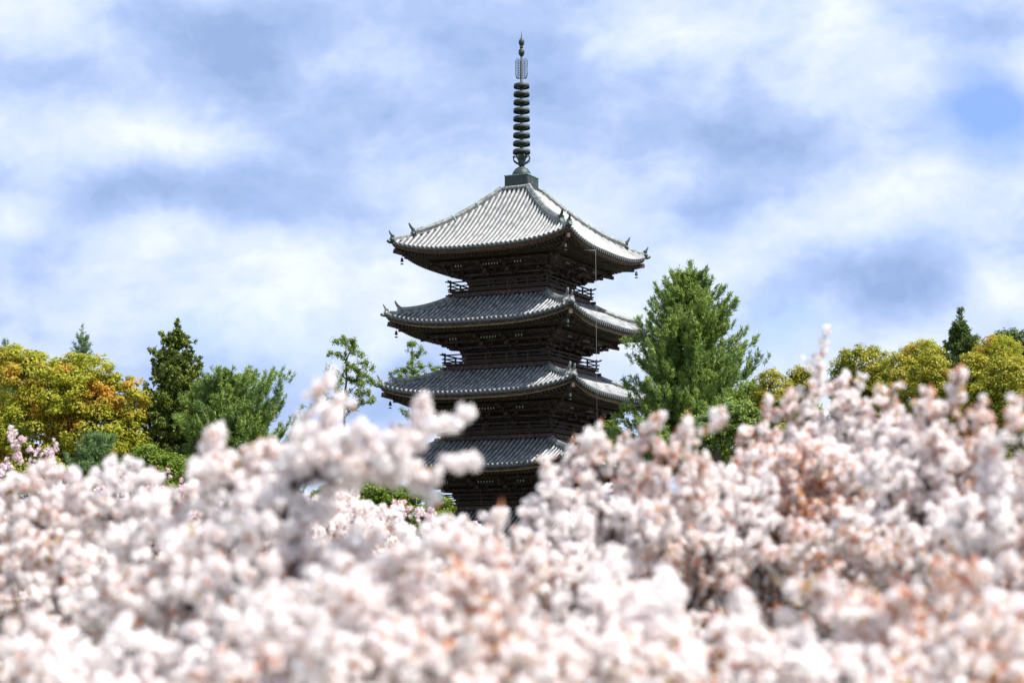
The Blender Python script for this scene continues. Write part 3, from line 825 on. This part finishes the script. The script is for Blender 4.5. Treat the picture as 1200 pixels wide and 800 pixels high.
# far, almost sharp
cherry('small sharp pink cherry tree in front of the yellow green tree', (bx(35, 42), 42.5),
       [(30, 560, 42, 40, 36), (60, 575, 42, 36, 32), (5, 570, 42, 40, 36), (110, 600, 42, 60, 40)], 51,
       sprays=[[(25, 540, 42), (15, 520, 42), (12, 504, 42)], [(20, 520, 42), (28, 515, 42)], [(50, 550, 42), (58, 530, 42), (66, 518, 42)], [(38, 545, 42), (36, 528, 42)], [(60, 545, 42), (55, 524, 42)]],
       pom=.055, npet=16, psize=.05, dens=.065, leaf=.15, pink=True, tipr=.008, leafsize=.07)
cherry('sharply focused pale cherry tree with bronze leaves just left of the pagoda foot', (bx(480, 42), 42.5),
       [(475, 606, 42, 50, 24), (430, 612, 42, 50, 28), (540, 630, 42, 50, 22)], 52, pom=.055, npet=16, psize=.05, dens=.065, leaf=1.2, pink=True, tipr=.008, leafsize=.07,
       sprays=[[(500, 610, 42), (505, 596, 42)], [(470, 600, 42), (465, 588, 42)]])
cherry('sharply focused cherry tree with red leaves in front of the conical cedar', (bx(170, 44), 44.5),
       [(160, 585, 44, 60, 30), (200, 590, 44, 50, 30), (120, 590, 44, 50, 26)], 53, pom=.055, npet=16, psize=.05, dens=.065, leaf=1.8, pink=True, tipr=.008, leafsize=.07,
       sprays=[[(150, 565, 44), (146, 552, 44)], [(185, 565, 44), (192, 553, 44)]])

# ---------------------------------------------------------------- background trees
def lobes3(lobes, zr=None):
    out = []
    for (px, py, d, rx, ry) in lobes:
        c = at(px, py, d); s = math.hypot(d, c[2]) / F
        out.append((c, np.array([rx * s, rx * s * .85, ry * s])))
    return out
def trunk_line(base, top, rng, n=6, wob=.15):
    return [base + (top - base) * i / n + (rng.normal(0, wob, 3) * [1, 1, 0] if 0 < i < n else 0) for i in range(n + 1)]

def broadleaf(name, label, cat, lobes, seed, mat, group=None, clump=.45, nleaf=70, leaf=.15, dens=1.0, depth=None, bark=None, tip=.018, shell=.55, d_=None, bare=None):
    rng = np.random.default_rng(seed)
    L3 = lobes3(lobes)
    cx = np.mean([c[0] for c, r in L3]); cy = np.mean([c[1] for c, r in L3]); B = np.array([cx, cy, 0])
    root = empty(name, (float(cx), float(cy), 0)); tag(root, label, cat, group)
    T = []; N_ = []
    for c, r in L3:
        area = 4 * PI * ((r[0] * r[1]) ** 1.6 / 3 + (r[0] * r[2]) ** 1.6 / 3 + (r[1] * r[2]) ** 1.6 / 3) ** (1 / 1.6)
        n = int(max(5, dens * area / (clump ** 2) * .95)); p = ell(n, c, r, rng, shell, 1.0); p = p[p[:, 2] > .4]
        T.append(p); N_.append((p - c) / r)
    T = np.concatenate(T); N_ = np.concatenate(N_)
    topz = max(c[2] for c, r in L3)
    tr = trunk_line(B, B + np.array([0, 0, topz * .55]), rng)
    sel = rng.uniform(size=len(T)) < min(1, 260 / len(T))
    pos, par, tips = grow(tr, T[sel], rng, curve=.5, steps=3)
    r = radii(pos, par, tip, .5, .4)
    branch_mesh('branches', pos - B, par, r, bark or M['bark'], root, 6)
    n = len(T); K = nleaf
    cl = np.repeat(T, K, 0); rad = np.repeat(clump * rng.uniform(.55, 1.25, n), K)
    d = sphere_pts(n * K, rng); q = rng.uniform(.15, 1, n * K) ** .5
    P = cl + d * (rad * q)[:, None] * [1, 1, .62]
    nn = d * .6 + np.repeat(N_, K, 0) * .5 + np.array([0, 0, .6]) + rng.normal(0, .55, d.shape)
    s = leaf * rng.uniform(.6, 1.3, n * K)
    V, Q = leaf_quads(P, nn, s, s * .62, rng)
    fast_mesh('crown', V - B, Q, mat, root)
    print(name, seed, 'leaves', len(Q))
    return root

def conifer(name, label, cat, px, d, top_y, base_y, half_px, seed, mat, kind='pine', group=None, levels=24, per=8, tuft=.3, nneed=12, droop=.0, rise=.35, shape=.8, dens=1.0, side=None, wid=.022, zlow=None, top_r=.04):
    rng = np.random.default_rng(seed)
    top = at(px, top_y, d); H = top[2]; B = np.array([top[0], d, 0.0])
    zb = at(px, base_y, d)[2]; W = half_px * math.hypot(d, H / 2) / F
    root = empty(name, (float(B[0]), float(B[1]), 0)); tag(root, label, cat, group)
    pos = [B + np.array([0, 0, H * i / 30]) + np.array([rng.normal(0, .04), rng.normal(0, .04), 0]) for i in range(31)]; par = [i - 1 for i in range(31)]
    C = []; D = []
    for l in range(levels):
        q = (l + rng.uniform(-.3, .3)) / (levels - 1); q = min(max(q, 0), .985) ** (.8 if kind == 'pine' else 1); z = zb + (H - zb) * q
        R_ = W * (1 - q) ** shape * (1 if q > .12 else .75 + 2 * q) + top_r * W
        n = max(3, int(per * (.6 + .6 * (1 - q))))
        a0 = rng.uniform(0, 2 * PI)
        for h in range(n):
            a = a0 + 2 * PI * h / n + rng.normal(0, .25); L = R_ * rng.uniform(.5, 1.18)
            if side is not None: L *= 1 + side[1] * math.cos(a - side[0])
            dirn = np.array([math.cos(a), math.sin(a), 0]); j = int(np.clip(z / H * 30 - 1, 1, 29)); prev = j
            zz = pos[j][2]
            m = 6
            start = pos[j]
            for s in range(1, m + 1):
                t = s / m
                rise_ = (rise + .5 * q) * L * t ** 1.8 - droop * L * math.sin(PI * t * .6)
                p = start + dirn * L * t + np.array([0, 0, rise_]) + rng.normal(0, .05, 3) * L * .3
                pos.append(p); par.append(prev); prev = len(pos) - 1
                if kind == 'pine':
                    if t > .3:
                        w_ = L * .30 * (1.2 - t) + .10
                        sd = np.array([-dirn[1], dirn[0], 0])
                        k = max(2, int(dens * (2 + 4 * w_ / .5)))
                        lat = rng.uniform(-1, 1, k) * w_; f = rng.uniform(-.1, .12, k) * L
                        bp_ = p + sd * lat[:, None] + dirn * (f - np.abs(lat) * .4)[:, None] + np.array([0, 0, 1.]) * (rng.uniform(-.05, .2, k))[:, None]
                        ax_ = dirn * .55 + sd * (lat / w_ * .5)[:, None] + np.array([0, 0, .75])
                        for st_ in range(2):
                            C.append(bp_ + ax_ * .26 * st_ + [0, 0, .07 * st_]); D.append(ax_ + np.array([0, 0, .35 * st_]))
                elif t > .25:
                    w_ = L * .34 * (1.15 - t) + .12
                    k = max(2, int(dens * (4 + 9 * w_ / .6)))
                    off = rng.normal(0, 1, (k, 3)) * [w_, w_, .13 + .1 * w_]
                    off -= dirn * np.sum(off * dirn, 1, keepdims=True) * .5
                    C.append(p + off); D.append(np.tile(dirn * .7 + np.array([0, 0, .75 if kind == 'pine' else -.1]), (k, 1)) + off * .9)
    # leader
    for t in np.linspace(.86, 1, 10):
        p = B + np.array([0, 0, H * t]); C.append(p[None] + rng.normal(0, .06, (3, 3))); D.append(np.tile([0, 0, 1.], (3, 1)) + rng.normal(0, .5, (3, 3)))
    pos = np.array(pos); par = np.array(par)
    r = radii(pos, par, .012, .45, .4)
    branch_mesh('branches', pos - B, par, r, M['bark'], root, 5)
    C = np.concatenate(C); D = np.concatenate(D); n = len(C); K = nneed
    c = np.repeat(C, K, 0); ax = np.repeat(D / (np.linalg.norm(D, axis=1, keepdims=True) + 1e-9), K, 0) + rng.normal(0, .42 if kind == 'pine' else .8, (n * K, 3))
    ax /= np.linalg.norm(ax, axis=1, keepdims=True)
    ln = tuft * rng.uniform(.6, 1.2, n * K)
    c = c + ax * ln[:, None] * .5 + (np.repeat(D / (np.linalg.norm(D, axis=1, keepdims=True) + 1e-9), K, 0) * rng.uniform(-.3, .5, (n * K, 1)) * tuft + rng.normal(0, tuft * .07, (n * K, 3)) if kind == 'pine' else rng.normal(0, tuft * .25, (n * K, 3)))
    V, Q = leaf_quads(c, rng.normal(size=c.shape), ln, wid * rng.uniform(.7, 1.3, n * K), rng, ax, fold=.05)
    fast_mesh('crown', V - B, Q, mat, root)
    print(name, seed, 'needles', len(Q))
    return root

# left group
broadleaf('broadleaf_tree', 'large yellow green tree with orange patches in its crown at the left edge', 'tree',
          [(80, 470, 96, 60, 40), (40, 450, 96, 45, 36), (95, 440, 96, 42, 28), (140, 468, 96, 32, 32), (30, 510, 96, 60, 50), (110, 515, 96, 55, 40), (150, 510, 96, 22, 34), (20, 425, 97, 34, 20), (60, 560, 96, 70, 40)], 61, M['maple'],
          clump=.46, nleaf=84, leaf=.16, dens=.72)
conifer('pine_tree', 'green pine whose tip shows above the yellow green tree at the left edge', 'tree', 6, 112, 402, 560, 46, 62, M['pine2'], levels=16, per=7, nneed=22, tuft=.3, wid=.035)
conifer('pine_tree', 'sparse pine shoot standing up behind the yellow green crown on the left', 'tree', 97, 112, 384, 560, 42, 63, M['pine2'], levels=12, per=3, nneed=10, tuft=.26, dens=.12, wid=.035, rise=.5)
conifer('cedar_tree', 'dark conical cedar, tallest tree on the left between the orange tinted crown and a pine', 'tree', 208, 98, 378, 590, 84, 64, M['cedar'], kind='cedar', levels=22, per=8, nneed=34, tuft=.17, wid=.075, droop=.2, rise=.2, shape=.85, dens=.8, top_r=.10)
conifer('pine_tree', 'spreading green pine directly right of the dark conical cedar', 'tree', 268, 94, 440, 590, 82, 65, M['pine'], levels=12, per=10, nneed=26, tuft=.29, wid=.040, shape=.5, rise=.3, dens=1.0, side=(0, .3), top_r=.1)
broadleaf('round_shrub', 'rounded bright green shrub at the foot of the dark cedar', 'shrub', [(172, 535, 88, 18, 16), (190, 545, 88, 16, 14), (158, 548, 88, 14, 12), (205, 548, 88, 14, 16), (180, 580, 88, 35, 30)], 66, M['bright'], clump=.32, nleaf=60, leaf=.11)
conifer('pine_tree', 'young blue green pine in front of the yellow green tree on the left', 'tree', 112, 86, 512, 600, 34, 67, M['pine2'], levels=7, per=8, nneed=22, tuft=.24, wid=.028, shape=.5, rise=.3, top_r=.1)
# two sparse trees left of the pagoda
def sparse(label, trunk_px, d, targets, seed, mat, clump=.30, low=None):
    rng = np.random.default_rng(seed)
    base = at(trunk_px[0], 690, d); B = np.array([base[0], d, 0.0])
    root = empty('slender_tree', (float(B[0]), float(B[1]), 0)); tag(root, label, 'tree', 'slender sparse trees left of the pagoda')
    tp = at(trunk_px[1], trunk_px[2], d)
    tr = trunk_line(B, tp, rng, 14, .05)
    T = np.array([at(px, py, d + rng.normal(0, .8)) for px, py in targets])
    for q in (.3, .45, .6, .75):   # lower crown, hidden by the blossoms
        for h in range(7):
            a = rng.uniform(0, 2 * PI); rr = 1.6 * rng.uniform(.4, 1)
            T = np.vstack([T, B + (at(trunk_px[1], 500, d) - B) * [1, 1, 0] + [rr * math.cos(a), rr * math.sin(a), at(0, 520, d)[2] * q + 1]])
    pos, par, tips = grow(tr, T, rng, curve=.7, steps=4, down=2.5)
    r = radii(pos, par, .02, .42, .16)
    branch_mesh('branches', pos - B, par, r, M['bark'], root, 6)
    thin = np.where(r < .055)[0]; thin = thin[thin > 5]
    C = np.vstack([pos[thin], T, T + rng.normal(0, .14, T.shape)])
    C = C + rng.normal(0, .07, C.shape)
    K = 52
    d3 = sphere_pts(len(C) * K, rng); P = np.repeat(C, K, 0) + d3 * (np.repeat(clump * rng.uniform(.45, 1.15, len(C)), K) * rng.uniform(.2, 1, len(C) * K))[:, None]
    s = .085 * rng.uniform(.7, 1.3, len(P))
    V, Q = leaf_quads(P, d3 + [0, 0, .5], s, s * .8, rng)
    fast_mesh('crown', V - B, Q, mat, root)
sparse('slender green tree with tufted leaf clumps, standing alone between pine and pagoda', (402, 405, 400), 104,
       [(393, 399), (402, 397), (411, 399), (416, 404), (388, 414), (397, 415), (413, 428), (424, 414), (427, 423), (406, 428), (394, 437), (420, 434), (434, 430), (399, 445), (431, 440), (437, 447), (412, 446), (424, 452),
        (396, 458), (440, 450), (418, 462), (432, 460), (404, 466), (436, 468), (426, 472), (384, 434), (400, 476), (415, 478), (382, 452), (390, 470), (375, 460), (410, 408), (418, 444)], 71, M['bright'])
sparse('slender green tree partly hidden behind the left tip of the third pagoda roof', (484, 483, 404), 130,
       [(479, 404), (487, 403), (494, 408), (482, 412), (489, 417), (492, 427), (482, 424), (478, 430), (485, 436), (474, 434), (466, 434), (462, 438), (470, 441), (480, 442), (490, 440), (500, 438), (507, 432), (512, 435), (460, 445), (515, 430),
        (472, 480), (477, 486), (480, 475), (528, 505), (530, 512), (525, 520), (470, 500), (480, 510)], 72, M['bright'], clump=.32)
# right of the pagoda
conifer('pine_tree', 'big bushy bright green pine overlapping the right side of the pagoda', 'tree', 808, 96, 312, 545, 104, 81, M['pine'], levels=20, per=11, nneed=26, tuft=.30, wid=.042, shape=.66, rise=.10, dens=.9, top_r=.03, side=(0, .06))
broadleaf('broadleaf_tree', 'yellow green tree peeping out behind the right wall of the pagoda', 'tree', [(700, 505, 124, 26, 22), (715, 540, 124, 30, 40), (690, 530, 124, 20, 25)], 82, M['bright'], clump=.4, nleaf=70, leaf=.14)
hedge = [(905, 456, 22, 22, 'gold', 'small golden tree right beside the big bushy pine'),
         (940, 458, 20, 30, 'gold', 'yellow green tree half hidden behind the tallest blossom spray'),
         (1012, 432, 38, 28, 'gold', 'wide dark golden tree behind the blossoms, right of the tallest spray'),
         (1052, 440, 24, 26, 'gold', 'golden green round tree left of the small dark conifer'),
         (1092, 442, 24, 34, 'gold', 'golden green tree standing below the small dark conifer'),
         (1142, 446, 26, 36, 'gold', 'round golden tree right beside the small dark conifer'),
         (1183, 452, 30, 40, 'gold', 'large golden tree at the right edge beneath the dark green crown'),
         (1170, 412, 26, 20, 'maple', 'pale yellow crown rising behind the golden trees at the right edge'),
         (880, 475, 22, 28, 'bright', 'light green tree touching the right side of the big pine'),
         (1080, 412, 22, 14, 'maple', 'pale yellow tree top just left of the small dark conifer')]
for h, (px, py, rx, ry, mt, lab) in enumerate(hedge):
    d = [90, 94, 97, 92, 90, 88, 86, 108, 92, 110][h]
    broadleaf('broadleaf_tree', lab, 'tree', [(px, py, d, rx, ry), (px - rx * .35, py + ry * .8, d, rx * .8, ry * .8), (px + rx * .4, py + ry * .9, d - .4, rx * .8, ry * .8), (px, py + ry * 2.2, d, rx * 1.1, ry * 1.3), (px, 590, d, rx * 1.25, 70), (px + 6, 660, d, rx * 1.25, 50)], 90 + h, M[mt],
              group='golden green trees along the right', clump=.36, nleaf=60, leaf=.12, dens=1.0)
conifer('conifer_tree', 'small dark pointed conifer above the golden trees near the right edge', 'tree', 1125, 116, 363, 500, 50, 101, M['deepgreen'], kind='cedar', levels=17, per=8, nneed=24, tuft=.24, wid=.07, droop=.0, rise=.25, shape=.85, dens=.7)
broadleaf('broadleaf_tree', 'dark green crown at the right edge above the golden trees', 'tree', [(1180, 398, 122, 16, 12), (1195, 402, 122, 20, 16), (1165, 408, 122, 14, 10), (1185, 430, 122, 30, 30)], 102, M['deepgreen'], clump=.35, nleaf=60, leaf=.14)
broadleaf('round_shrub', 'yellow green shrub at the left foot of the pagoda', 'shrub', [(455, 590, 90, 28, 16), (515, 592, 90, 16, 14), (490, 610, 90, 40, 20), (438, 578, 90, 34, 18), (400, 592, 90, 40, 26), (478, 580, 90, 16, 12)], 103, M['bright'], clump=.3, nleaf=60, leaf=.12)
broadleaf('round_shrub', 'light green shrub below the big bushy pine, behind the right hand blossoms', 'shrub', [(860, 490, 88, 30, 22), (830, 505, 88, 26, 22)], 104, M['pine'], clump=.34, nleaf=70, leaf=.12)

# ================================================================== SKY, SUN, CAMERA
SUN_EL = math.radians(57)
sun_dir = Vector((math.cos(SUN_EL) * .906, math.cos(SUN_EL) * -.423, math.sin(SUN_EL))).normalized()
l = bpy.data.lights.new('sun', 'SUN'); l.energy = 4.7; l.angle = math.radians(.53); l.color = (1, .96, .9)
so = bpy.data.objects.new('sun', l); col.objects.link(so); so.location = (0, 0, 60)
so.rotation_euler = (-sun_dir).to_track_quat('-Z', 'Y').to_euler()

w = bpy.data.worlds.new('World'); sc.world = w; w.use_nodes = True
nt = w.node_tree
for n in list(nt.nodes): nt.nodes.remove(n)
out = nt.nodes.new('ShaderNodeOutputWorld'); bg = nt.nodes.new('ShaderNodeBackground'); bg.inputs[1].default_value = .070
nt.links.new(bg.outputs[0], out.inputs[0])
sky = nt.nodes.new('ShaderNodeTexSky'); sky.sky_type = 'NISHITA'; sky.sun_disc = False
sky.sun_elevation = SUN_EL; sky.sun_rotation = math.atan2(sun_dir.x, sun_dir.y); sky.air_density = 1.0; sky.dust_density = .6; sky.ozone_density = 1.5
tc = nt.nodes.new('ShaderNodeTexCoord')
def vmath(op, a=None, b=None, va=None, vb=None, scale=None):
    n = nt.nodes.new('ShaderNodeVectorMath'); n.operation = op
    if a is not None: nt.links.new(a, n.inputs[0])
    if b is not None: nt.links.new(b, n.inputs[1])
    if va is not None: n.inputs[0].default_value = va
    if vb is not None: n.inputs[1].default_value = vb
    if scale is not None: n.inputs[3].default_value = scale
    return n
def m2(op, a, b=None, clamp=False):
    n = nt.nodes.new('ShaderNodeMath'); n.operation = op; n.use_clamp = clamp
    for i_, x in enumerate((a, b)):
        if x is None: continue
        if isinstance(x, (int, float)): n.inputs[i_].default_value = x
        else: nt.links.new(x, n.inputs[i_])
    return n.outputs[0]
base = tc.outputs['Generated']
# domain warp so that cloud edges are ragged
wn = noise(nt, 7, 5, .62, base); wv = vmath('SUBTRACT', wn.outputs['Color'], vb=(.5, .5, .5)); wv = vmath('SCALE', wv.outputs[0], scale=.05)
pv = vmath('ADD', base, wv.outputs[0]).outputs[0]
st = vmath('MULTIPLY', pv, vb=(1, 1, 1.55)).outputs[0]
n1 = noise(nt, 6.5, 6, .5, st); n2 = noise(nt, 13, 6, .5, vmath('ADD', st, vb=(3.1, 1.7, 5.2)).outputs[0])
def blobs(lst):
    acc = None
    for (px, py, rx, ry, wt) in lst:
        c = dirp(px, py); d = vmath('SUBTRACT', pv, vb=tuple(c)).outputs[0]
        d = vmath('MULTIPLY', d, vb=(F / rx, F / rx, F / ry)).outputs[0]
        l2 = vmath('DOT_PRODUCT', d, d).outputs['Value']
        e = m2('MULTIPLY', m2('POWER', 2.718, m2('MULTIPLY', l2, -1.0)), wt)
        acc = e if acc is None else m2('ADD', acc, e)
    return acc
dark = blobs([(340, 60, 190, 75, .75), (200, 30, 120, 60, .35), (30, 95, 60, 40, .45), (190, 205, 190, 45, .75), (820, 165, 170, 50, .95), (640, 170, 130, 35, .5), (110, 350, 130, 40, .5), (500, 130, 120, 50, .35),
              (1050, 325, 95, 45, .95), (600, 40, 120, 60, .45), (1190, 240, 90, 50, .35), (380, 250, 130, 50, .3), (860, 60, 80, 30, .15), (780, 255, 60, 20, .3), (60, 222, 120, 24, .5), (300, 110, 60, 30, .3), (960, 180, 60, 30, .3)])
lite = blobs([(60, 60, 60, 26, .5), (400, 75, 75, 35, .9), (90, 155, 140, 42, .35), (900, 110, 170, 50, .5), (1040, 120, 90, 35, .6), (1050, 232, 85, 26, .9), (820, 285, 140, 24, .6), (230, 150, 60, 30, .3), (560, 95, 80, 30, .4), (1175, 330, 30, 26, .8),
              (330, 320, 100, 50, .3), (20, 340, 60, 30, .3), (660, 250, 80, 30, .4), (250, 250, 50, 22, .4), (1130, 400, 90, 30, .5), (600, 380, 300, 60, .2)])
gap = blobs([(1160, 130, 75, 48, 1.3), (700, 335, 90, 26, .5), (300, 395, 120, 40, .35), (915, 385, 60, 36, .6), (600, 345, 60, 20, .3), (1120, 290, 60, 22, .3), (1090, 15, 60, 22, .4)])
# shade: 0 bright, 1 dark grey blue
nsh = m2('MULTIPLY', m2('SUBTRACT', n1.outputs[0], .5), .9)
n3 = noise(nt, 12, 8, .56, st); n4 = noise(nt, 12, 8, .56, vmath('ADD', st, vb=(-.012, 0, .035)).outputs[0])
relief = m2('MULTIPLY', m2('SUBTRACT', n4.outputs[0], n3.outputs[0]), 1.6)
nfi = m2('MULTIPLY', m2('SUBTRACT', n2.outputs[0], .5), .9)
shade = m2('ADD', m2('ADD', m2('SUBTRACT', m2('MULTIPLY', dark, .62), m2('MULTIPLY', lite, .40)), .38), m2('ADD', m2('ADD', nsh, relief), nfi))
shade = m2('ADD', m2('MULTIPLY', shade, .74), .155, clamp=True)
cloud = ramp(nt, [(0, (8.6, 9.0, 9.7)), (.16, (7.9, 8.5, 9.5)), (.30, (6.8, 7.6, 9.2)), (.5, (5.6, 6.7, 9.2)), (.70, (4.2, 5.4, 8.3)), (.86, (3.5, 4.75, 7.6)), (1, (2.9, 4.1, 6.8))], shade)
gmask = m2('ADD', m2('SUBTRACT', m2('MULTIPLY', gap, .95), .05), m2('MULTIPLY', m2('SUBTRACT', n2.outputs[0], .5), .8), clamp=True)
skyc = vmath('MULTIPLY', sky.outputs[0], vb=(1.15, 1.30, 1.75)).outputs[0]
mx = nt.nodes.new('ShaderNodeMix'); mx.data_type = 'RGBA'
nt.links.new(m2('MULTIPLY', gmask, .9), mx.inputs[0]); nt.links.new(cloud.outputs[0], mx.inputs[6]); nt.links.new(skyc, mx.inputs[7])
nt.links.new(mx.outputs[2], bg.inputs[0])

cam = bpy.data.cameras.new('camera'); cam.sensor_width = 36; cam.lens = F * 36 / 1200; cam.clip_end = 6000; cam.clip_start = .1
cam.dof.use_dof = True; cam.dof.focus_distance = 112; cam.dof.aperture_fstop = 1.35; cam.dof.aperture_blades = 0
co = bpy.data.objects.new('camera', cam); col.objects.link(co); co.location = (0, 0, EYE); co.rotation_euler = (PI / 2 + PITCH, 0, 0)
sc.camera = co
sc.view_settings.view_transform = 'Standard'; sc.view_settings.look = 'None'; sc.view_settings.exposure = .75; sc.view_settings.gamma = 1
sc.view_settings.use_curve_mapping = False
sc.render.engine = 'CYCLES'
sc.cycles.max_bounces = 12; sc.cycles.diffuse_bounces = 10; sc.cycles.transmission_bounces = 10; sc.cycles.transparent_max_bounces = 4
